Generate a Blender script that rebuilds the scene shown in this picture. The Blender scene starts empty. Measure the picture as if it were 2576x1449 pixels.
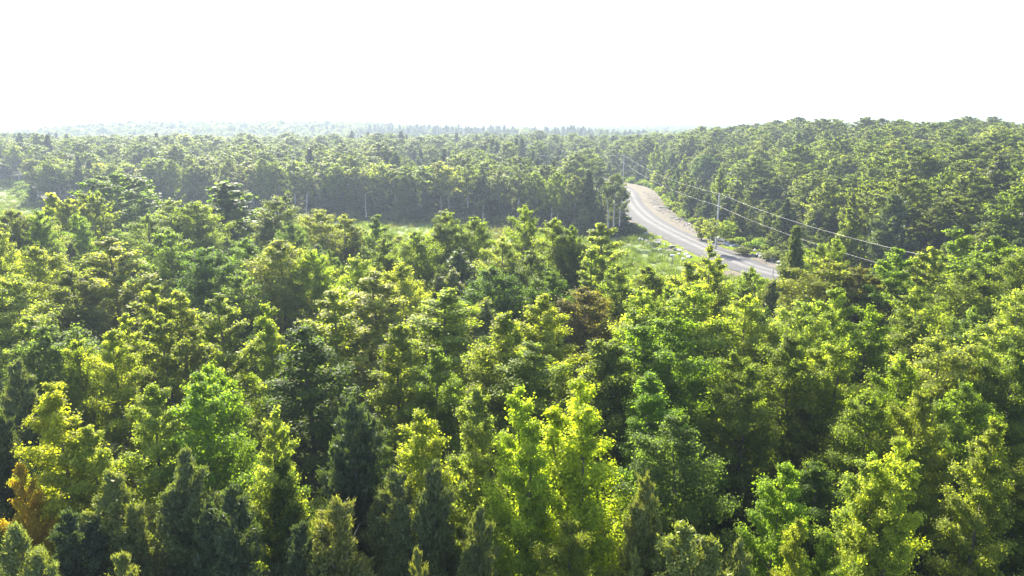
import bpy, math, random
import numpy as np
from mathutils import Vector

# ------------------------------------------------------------------ camera, sky, sun, exposure
S = bpy.context.scene
PITCH = math.radians(13.2); CAM_H = 24.0
cam = bpy.data.objects.new('camera', bpy.data.cameras.new('camera'))
S.collection.objects.link(cam); S.camera = cam
cam.data.sensor_width = 36; cam.data.lens = 24.0
cam.data.clip_start = 0.3; cam.data.clip_end = 30000
cam.location = (0, 0, CAM_H); cam.rotation_euler = (math.pi/2 - PITCH, 0, 0)

SUN_EL = math.radians(36); SUN_AZ = math.radians(-20)      # azimuth from +Y towards +X
w = bpy.data.worlds.new('World'); S.world = w; w.use_nodes = True
nt = w.node_tree; bg = nt.nodes['Background']
sky = nt.nodes.new('ShaderNodeTexSky'); sky.sky_type = 'NISHITA'; sky.sun_disc = False
sky.sun_elevation = SUN_EL; sky.sun_rotation = SUN_AZ
sky.dust_density = 3.0; sky.air_density = 1.0; sky.ozone_density = 1.0; sky.altitude = 100
nt.links.new(sky.outputs[0], bg.inputs[0]); bg.inputs[1].default_value = 0.105
sl = bpy.data.lights.new('sun', 'SUN'); sl.energy = 5.0; sl.angle = math.radians(0.55); sl.color = (1, .91, .74)
so = bpy.data.objects.new('sun', sl); S.collection.objects.link(so)
sd = Vector((math.sin(SUN_AZ)*math.cos(SUN_EL), math.cos(SUN_AZ)*math.cos(SUN_EL), math.sin(SUN_EL)))
so.rotation_euler = sd.to_track_quat('Z', 'Y').to_euler(); so.location = (0, 0, 80)
S.view_settings.view_transform = 'Standard'; S.view_settings.look = 'None'
S.view_settings.exposure = 2.7; S.view_settings.gamma = 1
S.view_settings.use_curve_mapping = False
try:
    c = S.cycles
    c.max_bounces = 8; c.diffuse_bounces = 4; c.glossy_bounces = 2; c.transmission_bounces = 4
    c.volume_bounces = 0; c.transparent_max_bounces = 4
    c.sample_clamp_indirect = 4; c.use_denoising = True
    c.caustics_reflective = False; c.caustics_refractive = False
except Exception: pass

rs = np.random.RandomState
def col(o): S.collection.objects.link(o); return o
def tag(o, label=None, cat=None, group=None, kind=None):
    if label: o['label'] = label
    if cat: o['category'] = cat
    if group: o['group'] = group
    if kind: o['kind'] = kind
    return o

# ------------------------------------------------------------------ pixel <-> world helpers (photo grid 2576 x 1449)
CP, SP = math.cos(PITCH), math.sin(PITCH)
def ray(u, v):
    a = (u-1288)/1288*.75; b = (724.5-v)/1288*.75
    return a, CP + b*SP, -SP + b*CP
def at(u, v, z=0.0):
    dx, dy, dz = ray(u, v); t = (z-CAM_H)/dz
    return dx*t, dy*t
def project(x, y, z):
    d = y*CP - (z-CAM_H)*SP; h = y*SP + (z-CAM_H)*CP
    return 1288 + x/d/.75*1288, 724.5 - h/d/.75*1288, d
def ss(a, b, x):
    t = np.clip((np.asarray(x, float)-a)/(b-a), 0, 1); return t*t*(3-2*t)

# ------------------------------------------------------------------ terrain
ROADPX = [(1925,686,1.0),(1838,651,1.0),(1770,624,1.1),(1700,592,1.2),(1640,560,1.4),(1600,528,1.8),(1581,500,2.4),(1571,474,3.0)]
rp = [at(u, v, z)+(z,) for u, v, z in ROADPX]
e = rp[-1]
rp = [(88,12,1.2),(76,40,1.1),(62,72,1.0),(54,88,1.0)] + rp + [(e[0]-8,e[1]+35,4.2),(e[0]-35,e[1]+75,5.2),(e[0]-90,e[1]+115,5.5)]
def spline(pts, n=10):
    P = np.array(pts, float); out = []
    for i in range(len(P)-1):
        p0 = P[max(i-1,0)]; p1 = P[i]; p2 = P[i+1]; p3 = P[min(i+2,len(P)-1)]
        for k in range(n):
            t = k/n
            out.append(.5*((2*p1)+(-p0+p2)*t+(2*p0-5*p1+4*p2-p3)*t*t+(-p0+3*p1-3*p2+p3)*t**3))
    out.append(P[-1]); return np.array(out)
ROAD = spline(rp, 10)
for _ in range(30):                                            # ease kinks out
    ROAD[1:-1] = (ROAD[:-2]+2*ROAD[1:-1]+ROAD[2:])/4
def road_near(x, y):
    x = np.asarray(x, float).ravel(); y = np.asarray(y, float).ravel()
    best = np.full(x.shape, 1e9); zz = np.zeros(x.shape); side = np.zeros(x.shape)
    m = (x > -120) & (x < 200) & (y < 520) & (y > -60)
    xm, ym = x[m], y[m]; b = np.full(xm.shape, 1e9); z2 = np.zeros(xm.shape); s2 = np.zeros(xm.shape)
    for i in range(len(ROAD)-1):
        a = ROAD[i]; d = ROAD[i+1]-a; L2 = d[0]**2+d[1]**2
        t = np.clip(((xm-a[0])*d[0]+(ym-a[1])*d[1])/L2, 0, 1)
        px = xm-a[0]-t*d[0]; py = ym-a[1]-t*d[1]; q = np.hypot(px, py)
        k = q < b
        b[k] = q[k]; z2[k] = (a[2]+t*d[2])[k]; s2[k] = np.sign(px*d[1]-py*d[0])[k]
    best[m] = b; zz[m] = z2; side[m] = s2
    return best, zz, side                                       # side +1: right of the road going away
def wob(x, y, k, s=0.0):
    return (np.sin(x*k+1.3+s)+np.sin(y*k*1.13+.7-s)+np.sin((x+y)*k*.71+2.1)+np.sin((x-y)*k*1.37+s*2))/4
def height(x, y):
    x = np.asarray(x, float); y = np.asarray(y, float); shp = x.shape; x = x.ravel(); y = y.ravel()
    z = .35*wob(x, y, .09)*ss(0, 40, np.hypot(x, y-125))
    # wooded rise behind the marsh
    L = 1-ss(20, 70, x)
    z = z + L*(3.9+1.6*wob(x, y, .017))*ss(190, 290, y)*(1-1.0*ss(370, 600, y))
    # wooded hill on the far side of the road
    hill = 7.0*ss(54, 120, x-.06*(y-150)) - 1.8*ss(130, 230, x)*ss(85, 235, y) + 4.8*ss(38, 66, x)*ss(170, 290, y)
    hill = hill*(1-ss(330, 560, y)*.9)*(1+.08*wob(x, y, .03)) 
    z = z + hill
    # country beyond
    far = ss(450, 800, y)
    z = z + far*(2+3*wob(x, y, .006))
    z = z + 15*ss(-600, -430, x)*(1-ss(-230, 60, x))*ss(650, 820, y)*(1-ss(900, 1150, y))
    z = z + 6.0*ss(-150, -60, x)*(1-ss(70, 150, x))*ss(600, 700, y)*(1-ss(760, 850, y))
    z = z + 6.5*ss(1000, 1500, y)*(1+.9*wob(x, y, .0035))
    z = z + 12*ss(1700, 2100, y)*ss(1000, 1500, -x)
    z = z + 40*np.exp(-((x-390)/420)**2-((y-4200)/500)**2) + 16*np.exp(-((x+250)/700)**2-((y-5000)/600)**2)
    d, rz, side = road_near(x, y)
    k = 1-ss(6.0, 13.0, d)
    z = z*(1-k) + (rz-.28)*k
    return z.reshape(shp)
def hz(x, y): return float(height(np.array([x]), np.array([y]))[0])

# ------------------------------------------------------------------ materials
def newmat(name):
    m = bpy.data.materials.new(name); m.use_nodes = True
    t = m.node_tree; t.nodes.clear()
    return m, t, t.nodes.new('ShaderNodeOutputMaterial')
def N(t, typ, **kw):
    n = t.nodes.new(typ)
    for k, v in kw.items(): setattr(n, k, v)
    return n
def ramp(t, fac, stops):
    r = N(t, 'ShaderNodeValToRGB'); cr = r.color_ramp
    while len(cr.elements) < len(stops): cr.elements.new(.5)
    for e_, (p, c_) in zip(cr.elements, stops):
        e_.position = p; e_.color = (*c_, 1)
    t.links.new(fac, r.inputs[0]); return r.outputs[0]
def mixc(t, fac, a, b, mode='MIX'):
    m = N(t, 'ShaderNodeMix', data_type='RGBA', blend_type=mode)
    for s, v in ((m.inputs[0], fac), (m.inputs[6], a), (m.inputs[7], b)):
        if hasattr(v, 'node'): t.links.new(v, s)
        elif isinstance(v, tuple): s.default_value = (*v, 1)
        else: s.default_value = v
    return m.outputs[2]
def math_(t, op, a, b=None, c_=None):
    m = N(t, 'ShaderNodeMath', operation=op)
    for i, v in enumerate((a, b, c_)):
        if v is None: continue
        if hasattr(v, 'node'): t.links.new(v, m.inputs[i])
        else: m.inputs[i].default_value = v
    return m.outputs[0]
def noise(t, vec, scale, detail=3, rough=.6, dist=0):
    n = N(t, 'ShaderNodeTexNoise'); n.inputs['Scale'].default_value = scale
    n.inputs['Detail'].default_value = detail; n.inputs['Roughness'].default_value = rough
    n.inputs['Distortion'].default_value = dist
    if vec is not None: t.links.new(vec, n.inputs['Vector'])
    return n.outputs['Fac']

def leaf_material(name, instanced, trans=.5, yellow=.35, spec=.10, rough=.55):
    m, t, out = newmat(name)
    if instanced:
        a = N(t, 'ShaderNodeAttribute', attribute_type='INSTANCER', attribute_name='tint'); base = a.outputs['Color']
    else:
        oi0 = N(t, 'ShaderNodeObjectInfo'); base = oi0.outputs['Color']
    geo = N(t, 'ShaderNodeNewGeometry')
    tc = N(t, 'ShaderNodeTexCoord')
    oi = N(t, 'ShaderNodeObjectInfo')
    off = N(t, 'ShaderNodeVectorMath', operation='ADD'); t.links.new(tc.outputs['Object'], off.inputs[0])
    sc = math_(t, 'MULTIPLY', oi.outputs['Random'], 37.0); t.links.new(sc, off.inputs[1])
    patch = noise(t, off.outputs[0], .55, 2, .6)
    rnd = geo.outputs['Random Per Island']
    v1 = math_(t, 'MULTIPLY_ADD', rnd, .50, .75)
    c1 = mixc(t, 1.0, base, v1, 'MULTIPLY')
    # some boughs turn a little yellower than the rest of the crown
    pf = math_(t, 'MULTIPLY', math_(t, 'SMOOTH_MIN', math_(t, 'MAXIMUM', math_(t, 'MULTIPLY_ADD', patch, 4.0, -1.9), 0.0), 1.0, .1), yellow)
    c2 = mixc(t, pf, c1, mixc(t, 1.0, c1, (1.45, 1.15, .7), 'MULTIPLY'))
    p = N(t, 'ShaderNodeBsdfPrincipled'); t.links.new(c2, p.inputs['Base Color'])
    p.inputs['Roughness'].default_value = rough; p.inputs['Specular IOR Level'].default_value = spec
    tr = N(t, 'ShaderNodeBsdfTranslucent')
    c3 = mixc(t, 1.0, c2, (1.58, 1.68, .50), 'MULTIPLY'); t.links.new(c3, tr.inputs[0])
    mx = N(t, 'ShaderNodeMixShader'); mx.inputs[0].default_value = trans
    t.links.new(p.outputs[0], mx.inputs[1]); t.links.new(tr.outputs[0], mx.inputs[2])
    t.links.new(mx.outputs[0], out.inputs[0]); return m
M = {}
M['leaf'] = leaf_material('broadleaf_foliage', False, .66, .25)
M['needle'] = leaf_material('conifer_foliage', False, .30, .15, .2, .6)
M['leaf_i'] = leaf_material('broadleaf_foliage_distant', True, .6, .25)
M['needle_i'] = leaf_material('conifer_foliage_distant', True, .28, .15, .2, .6)

def simple(name, c1, c2, scale, rough=.85, detail=4, bump=.0, bscale=None, mid=None, vec='Object', spec=.3):
    m, t, out = newmat(name); tc = N(t, 'ShaderNodeTexCoord')
    f = noise(t, tc.outputs[vec], scale, detail)
    stops = [(.32, c1), (.68, c2)] if mid is None else [(.3, c1), (.5, mid), (.7, c2)]
    cc = ramp(t, f, stops)
    p = N(t, 'ShaderNodeBsdfPrincipled'); t.links.new(cc, p.inputs['Base Color']); p.inputs['Roughness'].default_value = rough
    p.inputs['Specular IOR Level'].default_value = spec
    if bump:
        b = N(t, 'ShaderNodeBump'); b.inputs['Strength'].default_value = bump; b.inputs['Distance'].default_value = .1
        t.links.new(noise(t, tc.outputs[vec], bscale or scale*4, 5), b.inputs['Height']); t.links.new(b.outputs[0], p.inputs['Normal'])
    t.links.new(p.outputs[0], out.inputs[0]); return m
M['bark'] = simple('grey_brown_bark', (.07,.055,.045), (.16,.135,.11), 6, .9, bump=.4)
M['birch'] = simple('pale_bark', (.18,.165,.145), (.50,.47,.43), 5, .8, mid=(.40,.375,.34))
M['dead'] = simple('silver_dead_wood', (.15,.14,.13), (.30,.285,.265), 4, .9)
M['pole'] = simple('weathered_pole_wood', (.30,.28,.25), (.44,.41,.37), 3, .85)
M['metal'] = simple('galvanised_metal', (.40,.41,.42), (.52,.53,.54), 9, .45)
M['wire'] = simple('aluminium_wire', (.17,.175,.18), (.23,.235,.24), 2, .5, spec=.4)
M['ceramic'] = simple('porcelain_insulator', (.30,.29,.28), (.42,.41,.40), 8, .25, spec=.6)
M['signwhite'] = simple('white_paint', (.74,.74,.72), (.82,.82,.80), 4, .5)
M['rock'] = simple('pale_limestone', (.12,.12,.122), (.34,.335,.325), 1.6, .9, mid=(.23,.228,.222), bump=.5, bscale=6)
M['log'] = simple('bleached_driftwood', (.20,.175,.15), (.42,.38,.33), 5, .9)
M['brush'] = simple('brush_debris', (.09,.07,.055), (.24,.20,.165), 2, .95)
M['grassblade'] = None

# ground: leaf litter under the trees, with low green growth
def ground_mat():
    m, t, out = newmat('forest_floor'); tc = N(t, 'ShaderNodeTexCoord'); P = tc.outputs['Object']
    a = ramp(t, noise(t, P, .12, 5), [(.35, (.030,.030,.016)), (.55, (.035,.050,.018)), (.75, (.060,.075,.028))])
    b = mixc(t, math_(t, 'MULTIPLY', noise(t, P, 1.8, 4), .6), a, (.03,.024,.016))
    p = N(t, 'ShaderNodeBsdfPrincipled'); t.links.new(b, p.inputs['Base Color']); p.inputs['Roughness'].default_value = .95
    p.inputs['Specular IOR Level'].default_value = .1
    t.links.new(p.outputs[0], out.inputs[0]); return m
M['ground'] = ground_mat()
def meadow_mat():
    m, t, out = newmat('marsh_meadow'); tc = N(t, 'ShaderNodeTexCoord'); P = tc.outputs['Object']
    a = ramp(t, noise(t, P, .09, 5, .65, .6), [(.30, (.065,.062,.030)), (.44, (.072,.098,.026)), (.60, (.088,.122,.030)), (.74, (.115,.120,.050))])
    b = mixc(t, math_(t, 'MULTIPLY', noise(t, P, 1.2, 4), .7), a, (.07,.10,.03))
    p = N(t, 'ShaderNodeBsdfPrincipled'); t.links.new(b, p.inputs['Base Color']); p.inputs['Roughness'].default_value = .9
    p.inputs['Specular IOR Level'].default_value = .1
    t.links.new(p.outputs[0], out.inputs[0]); return m
M['meadow'] = meadow_mat()
def gravel_mat(name, road):
    m, t, out = newmat(name); uv = N(t, 'ShaderNodeUVMap', uv_map='UVMap'); sep = N(t, 'ShaderNodeSeparateXYZ')
    t.links.new(uv.outputs[0], sep.inputs[0]); tc = N(t, 'ShaderNodeTexCoord'); P = tc.outputs['Object']
    if road:
        base = ramp(t, noise(t, P, .7, 6, .7), [(.3, (.036,.037,.041)), (.7, (.062,.064,.068))])
        wv = math_(t, 'MULTIPLY_ADD', noise(t, P, .05, 2), .5, -.25)
        def track(c0, wd):
            d = math_(t, 'ABSOLUTE', math_(t, 'SUBTRACT', math_(t, 'ADD', sep.outputs[0], wv), c0))
            s = N(t, 'ShaderNodeMapRange', interpolation_type='SMOOTHSTEP')
            t.links.new(d, s.inputs[0]); s.inputs[1].default_value = wd; s.inputs[2].default_value = 0.0
            return s.outputs[0]
        tr = math_(t, 'MAXIMUM', track(-.5, 1.15), track(1.6, .95))
        tr = math_(t, 'MULTIPLY', tr, math_(t, 'MULTIPLY_ADD', noise(t, P, .35, 4), .9, .35))
        cc = mixc(t, math_(t, 'MULTIPLY', tr, .7), base, (.125,.125,.125))
    else:
        cc = ramp(t, noise(t, P, .33, 6, .75, .5), [(.32, (.06,.07,.03)), (.42, (.08,.08,.05)), (.52, (.070,.058,.049)), (.66, (.098,.089,.080))])
    p = N(t, 'ShaderNodeBsdfPrincipled'); t.links.new(cc, p.inputs['Base Color']); p.inputs['Roughness'].default_value = .95
    p.inputs['Specular IOR Level'].default_value = .12
    b = N(t, 'ShaderNodeBump'); b.inputs['Strength'].default_value = .5; b.inputs['Distance'].default_value = .06
    t.links.new(noise(t, P, 2.5, 5), b.inputs['Height']); t.links.new(b.outputs[0], p.inputs['Normal'])
    t.links.new(p.outputs[0], out.inputs[0]); return m
M['road'] = gravel_mat('gravel_road', True); M['shoulder'] = gravel_mat('stony_verge', False)

# ------------------------------------------------------------------ mesh helpers
def mesh_np(name, V, F, mat, nv=3, smooth=False):
    V = np.asarray(V, np.float32); F = np.asarray(F, np.int32)
    me = bpy.data.meshes.new(name)
    me.vertices.add(len(V)); me.vertices.foreach_set('co', V.ravel())
    nf = len(F); me.loops.add(nf*nv); me.loops.foreach_set('vertex_index', F.ravel())
    me.polygons.add(nf); me.polygons.foreach_set('loop_start', np.arange(0, nf*nv, nv, dtype=np.int32))
    try: me.polygons.foreach_set('loop_total', np.full(nf, nv, np.int32))
    except Exception: pass
    me.update(calc_edges=True)
    if smooth: me.polygons.foreach_set('use_smooth', np.ones(nf, bool))
    me.materials.append(mat); return me
def grid_sheet(name, X, Y, Z, mat, UV=None):
    n, m = X.shape
    V = np.stack([X.ravel(), Y.ravel(), Z.ravel()], 1)
    i = np.arange(n-1)[:, None]*m+np.arange(m-1)[None]; i = i.ravel()
    F = np.stack([i, i+1, i+m+1, i+m], 1)
    me = mesh_np(name, V, F, mat, 4, True)
    if UV is not None:
        uvl = me.uv_layers.new(name='UVMap'); uvl.data.foreach_set('uv', UV.reshape(-1, 2)[F.ravel()].astype(np.float32).ravel())
    return me
class Tubes:
    def __init__(s): s.V = []; s.F = []; s.n = 0
    def add(s, pts, rad, k=6):
        P = np.array(pts, float); R = np.broadcast_to(np.array(rad, float), (len(P),))
        T = np.gradient(P, axis=0); T /= np.linalg.norm(T, axis=1)[:, None]+1e-9
        ref = np.array([0, 0, 1.]) if abs(T[:, 2]).mean() < .8 else np.array([1., 0, 0])
        A = np.cross(T, ref); A /= np.linalg.norm(A, axis=1)[:, None]+1e-9; B = np.cross(T, A)
        an = np.arange(k)*2*math.pi/k
        ring = P[:, None]+R[:, None, None]*(np.cos(an)[None, :, None]*A[:, None]+np.sin(an)[None, :, None]*B[:, None])
        s.V.append(ring.reshape(-1, 3)); n = len(P)
        i = (np.arange(n-1)[:, None]*k+np.arange(k)[None]); j = (np.arange(n-1)[:, None]*k+(np.arange(k)[None]+1) % k)
        s.F.append(np.stack([i.ravel(), j.ravel(), (j+k).ravel(), (i+k).ravel()], 1)+s.n); s.n += n*k
    def mesh(s, name, mat): return mesh_np(name, np.concatenate(s.V), np.concatenate(s.F), mat, 4, True)

# ------------------------------------------------------------------ trees
def unit(a): return a/(np.linalg.norm(a, axis=-1, keepdims=True)+1e-9)
def leaves(C, Nn, D, size, r, mat, name, slim=.55, fold=.25, tri=False):
    """C centres, Nn leaf normals, D leaf directions -> folded rhombs (or slim triangles)"""
    n = len(C); Sx = unit(np.cross(D, Nn)); sz = size[:, None]
    b = C-D*sz*.5; tip = C+D*sz*.5-Nn*sz*fold*.5
    if tri:
        V = np.stack([b-Sx*sz*slim*.5, b+Sx*sz*slim*.5, tip], 1).reshape(-1, 3)
        F = np.arange(n*3).reshape(-1, 3); return mesh_np(name, V, F, mat, 3)
    s1 = C+Sx*sz*slim-Nn*sz*fold; s2 = C-Sx*sz*slim-Nn*sz*fold
    V = np.stack([b, s1, tip, s2], 1).reshape(-1, 3); k = np.arange(n)*4
    F = np.concatenate([np.stack([k, k+1, k+2], 1), np.stack([k, k+2, k+3], 1)])
    return mesh_np(name, V, F, mat, 3)
PROFILES = {
 'maple':  lambda t: np.where(t < .22, .78+.22*t/.22, np.clip(1-((t-.22)/.78)**1.15, 0, 1)**.85)*.97+.04,
 'column': lambda t: np.where(t < .3, .78+.22*t/.3, np.clip(1-((t-.3)/.7)**1.5, 0, 1)**.8)*.95+.05,
 'round':  lambda t: np.sqrt(np.clip(1-(1.9*t-.85)**2, .02, 1)),
 'dome':   lambda t: np.clip(1-t**2.1, 0, 1)**.62*np.where(t < .15, .8+.2*t/.15, 1.0),
 'cedar':  lambda t: np.where(t < .12, .8+.2*t/.12, np.clip(1-(t-.12)/.88, 0, 1)**.62)*.96+.03,
 'spruce': lambda t: np.clip(1-t, 0, 1)**.9*.97+.03,
}
PROTO = {}
def build_tree(key, shape, H, R, base, nl, lsize, seed, leafmat, barkmat, limbs=44, leaders=1, lean=0.0, spread=.5, clumps=7, rag=1.0, needle=False, sub=.5):
    r = rs(seed); prof = PROFILES[shape]
    L = (1-base)*H; tubes = Tubes()
    lead = []
    for k in range(leaders):
        an = r.uniform(0, 6.28); off = (0 if k == 0 else R*r.uniform(.30, .5)); top = H if k == 0 else H*r.uniform(.82, .95)
        lead.append((np.array([math.cos(an)*off+lean, math.sin(an)*off]), top, 1.0 if leaders == 1 else (.82 if k == 0 else .66)))
    tr = max(.05, H*(.015 if key[:2] == 'bl' else .011))
    for k, (o, top, sc) in enumerate(lead):
        z = np.linspace(-.4, top*.97, 9); t = (z/top).clip(0, 1)
        P = np.stack([o[0]*t**.8+r.normal(0, .05*R/2.5, 9)*t, o[1]*t**.8+r.normal(0, .05*R/2.5, 9)*t, z], 1)
        tubes.add(P, tr*(1-t)**.8+.015, 6)
    C = []; W = []; OUT = []; KR = []
    for k, (o, top, sc) in enumerate(lead):
        nL = int(limbs*(1 if leaders == 1 else .7)); Lk = top-base*H
        ts = ((np.arange(nL)+r.uniform(.1, .9, nL))/nL)**(.85)
        for i, t in enumerate(ts):
            an = i*2.39996+r.uniform(-.5, .5); z0 = base*H+t*Lk; tz = (z0/top)
            rad = R*sc*float(prof(np.array(t)))*(1-rag+rag*r.choice([r.uniform(.50, .75), r.uniform(.80, 1.05), r.uniform(1.0, 1.35)], p=[.30, .45, .25]))
            rise = (spread*rad*r.uniform(.5, 1.2)) if not (shape == 'spruce') else -rad*.12
            b0 = np.array([o[0]*tz**.8, o[1]*tz**.8, max(z0-rise*.75, base*H*.6)])
            tip = np.array([b0[0]+math.cos(an)*rad, b0[1]+math.sin(an)*rad, min(z0+rise*.5*(1-t)**.3, top-.02*H*r.rand())])
            mid = (b0+tip)/2+np.array([0, 0, -rad*.06 if not needle else 0.02])
            if i % 2 == 0 or H < 9: tubes.add([b0, mid, tip], [tr*.45*(1-t*.7), tr*.28*(1-t*.7), .008], 4)
            side = np.array([-math.sin(an), math.cos(an), 0])
            for j in range(clumps):
                s = (j+r.uniform(.3, 1))/clumps; s = .28+.74*s
                lat = r.normal(0, 1)*rad*.24*(1.15-s*.55)*(sub/.5)
                c0 = b0*(1-s)**2+2*s*(1-s)*mid+s*s*tip if s < 1 else tip
                C.append(c0+side*lat+np.array([0, 0, abs(r.normal(0, .10))*rad*.6-.06*abs(lat)])); W.append(.45+.55*s+r.uniform(-.2, .3)); OUT.append([math.cos(an), math.sin(an), .45]); KR.append(min(1.0, .46+rad/R*.85))
        for j in range(5):                                     # the leader's own tuft
            C.append(np.array([o[0]*.97, o[1]*.97, top*(1-.018*j)])+r.normal(0, .06, 3)*R*.5); W.append(.35+.1*j); OUT.append([0, 0, 1]); KR.append(.48+.06*j)
    C = np.array(C); W = np.clip(np.array(W), .2, 1.4); OUT = unit(np.array(OUT)); KR = np.array(KR)
    W_ = W*KR**1.5; cnt = r.multinomial(nl, W_/W_.sum()); idx = np.repeat(np.arange(len(C)), cnt); n = len(idx)
    cr = (.20+.085*R)*(1.0 if not needle else .9)*(1 if lsize < .3 else 1.3)
    g = r.normal(0, .50, (n, 3))*cr*(W[idx][:, None]*.6+.5)*np.array([1.05, 1.05, .82])
    if not needle: g = g+(OUT[idx]*np.array([1, 1, 1.5]))*r.normal(0.1, .62, (n, 1))*cr*np.clip(W[idx][:, None], .3, 1)
    else: g = g+(OUT[idx]*.6+np.array([0, 0, .8]))*r.normal(0.1, .5, (n, 1))*cr
    g = g*(np.clip(1.25-.45*W[idx], .5, 1.2)*KR[idx])[:, None]*(1 if rag > .6 else .82); P = C[idx]+g
    # large core leaves added inside the crown to block light and deepen its shade
    low = np.where(C[:, 2] < H*.74)[0]; nc = int(n*(.028 if lsize < .3 else .045)); ic = low[r.randint(0, len(low), nc)]; fc = r.uniform(.25, .72, (nc, 1)); ax_ = C[ic].copy(); ax_[:, :2] *= fc; ax_[:, 2] -= (1-fc[:, 0])*.8
    Pc = ax_+r.normal(0, .22, (nc, 3)); P = np.concatenate([P, Pc]); idx = np.concatenate([idx, ic]); g = np.concatenate([g, np.zeros((nc, 3))]); n += nc
    big = np.ones(n); big[-nc:] = 1.7
    if needle:
        D = unit(OUT[idx]*.6+np.array([0, 0, .55])+r.normal(0, .45, (n, 3))); Nn = unit(np.cross(D, r.normal(0, 1, (n, 3))))
        cm = leaves(P, Nn, D, lsize*big*r.uniform(.7, 1.35, n), r, leafmat, 'crown', slim=.42, tri=True)
    else:
        Nn = unit(np.array([0, 0, .5])+OUT[idx]*.3+unit(g)*.5+r.normal(0, .42, (n, 3)))
        D = unit(np.cross(Nn, r.normal(0, 1, (n, 3))))
        cm = leaves(P, Nn, D, lsize*big*r.uniform(.65, 1.3, n), r, leafmat, 'crown', slim=.46, fold=.16)
    tm = tubes.mesh('trunk', barkmat); cm.name = 'crown_'+key; tm.name = 'trunk_'+key
    PROTO[key] = (tm, cm, H, R); return key

HI = {'maple': [], 'column': [], 'round': [], 'cedar': []}
MD = {'maple': [], 'column': [], 'round': [], 'cedar': [], 'spruce': []}
LO = {'round': [], 'dome': [], 'birch': [], 'cedar': [], 'spruce': [], 'column': []}
lf, nd, bk, bi = M['leaf'], M['needle'], M['bark'], M['birch']
for i in range(4): HI['maple'].append(build_tree(f'mh{i}', 'maple', 13, 3.1, .10, 56000, .115, 10+i, lf, bk, 44, 1+(i % 3), spread=.95, clumps=9))
for i in range(2): HI['column'].append(build_tree(f'ch{i}', 'column', 13, 2.1, .10, 43000, .112, 20+i, lf, bk, 42, 1, spread=1.0, clumps=8))
for i in range(3): HI['round'].append(build_tree(f'rh{i}', 'dome', 12.5, 3.3, .18, 60000, .112, 30+i, lf, bk, 46, 1+(i > 0), spread=.6))
for i in range(4): HI['cedar'].append(build_tree(f'eh{i}', 'cedar', 11, 2.6, .02, 70000, .20, 40+i, nd, bk, 62, (3, 2, 4, 3)[i], spread=1.0, clumps=7, needle=True, sub=.55))
for i in range(4): MD['maple'].append(build_tree(f'mm{i}', 'maple', 13, 3.1, .12, 31000, .145, 50+i, lf, bk, 30, 1+(i % 3), spread=.95, clumps=8))
for i in range(3): MD['column'].append(build_tree(f'cm{i}', 'column', 13, 2.2, .12, 23000, .145, 60+i, lf, bk, 30, 1, spread=1.0))
for i in range(4): MD['round'].append(build_tree(f'rm{i}', 'dome', 12.5, 3.4, .18, 38000, .14, 70+i, lf, bk, 52, 1+(i % 2), spread=.6))
for i in range(2): MD['cedar'].append(build_tree(f'em{i}', 'cedar', 11, 2.3, .02, 22000, .36, 80+i, nd, bk, 48, 2+i, spread=.9, needle=True, sub=.55))
MD['spruce'].append(build_tree('sm0', 'spruce', 13, 2.6, .03, 20000, .34, 85, nd, bk, 90, 1, needle=True, sub=.5))
def lo_set(lfm, ndm, tagx):
    D = {k: [] for k in LO}
    for i in range(3): D['dome'].append(build_tree(f'dl{i}{tagx}', 'dome', 13, 4.2, .22, 14000, .29, 90+i, lfm, bi if i == 1 else bk, 50, 1, spread=.5, clumps=7, rag=.28))
    for i in range(3): D['round'].append(build_tree(f'rl{i}{tagx}', 'round', 13, 3.7, .28, 12000, .29, 95+i, lfm, bi if i == 2 else bk, 44, 1, spread=.5, clumps=6, rag=.32))
    for i in range(2): D['birch'].append(build_tree(f'bl{i}{tagx}', 'round', 13.5, 2.7, .46, 3400, .34, 100+i, lfm, bi, 24, 1, lean=.7, spread=.6, clumps=5))
    for i in range(2): D['cedar'].append(build_tree(f'el{i}{tagx}', 'cedar', 10.5, 2.6, .02, 7000, .46, 105+i, ndm, bk, 40, 1, needle=True, clumps=5))
    for i in range(2): D['spruce'].append(build_tree(f'sl{i}{tagx}', 'spruce', 14, 3.0, .05, 7000, .48, 110+i, ndm, bk, 44, 1, needle=True, clumps=5))
    D['maple'] = [build_tree(f'ml{i}{tagx}', 'maple', 11, 3.0, .06, 6000, .34, 120+i, lfm, bk, 30, 1+i, spread=.8, clumps=6) for i in range(2)]
    D['column'].append(build_tree(f'cl0{tagx}', 'column', 12, 2.2, .14, 4500, .34, 115, lfm, bk, 30, 1, spread=.8, clumps=5))
    return D
LO = lo_set(lf, nd, ''); LI = lo_set(M['leaf_i'], M['needle_i'], 'i')

TINT = {  # leaf albedo; the glowing lime of young maples has sunlight painted into it
 'painted_glow': (.235,.300,.030), 'lime': (.195,.238,.036), 'pale': (.185,.218,.052), 'green': (.128,.170,.026), 'bright': (.132,.198,.022),
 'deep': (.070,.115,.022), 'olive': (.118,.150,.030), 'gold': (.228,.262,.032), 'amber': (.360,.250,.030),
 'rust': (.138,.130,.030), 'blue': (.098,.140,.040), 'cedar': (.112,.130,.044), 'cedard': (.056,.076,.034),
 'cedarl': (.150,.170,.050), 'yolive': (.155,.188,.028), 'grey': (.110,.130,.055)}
WORD = {'painted_glow': 'glowing lime', 'lime': 'lime green', 'pale': 'pale green', 'green': 'mid green', 'bright': 'vivid green', 'deep': 'deep green', 'olive': 'olive green',
 'gold': 'golden yellow', 'amber': 'orange', 'rust': 'rusty brown', 'blue': 'bluish green', 'cedar': 'dull green', 'cedard': 'dark', 'cedarl': 'light olive', 'yolive': 'yellow-olive', 'grey': 'grey-green'}
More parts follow.
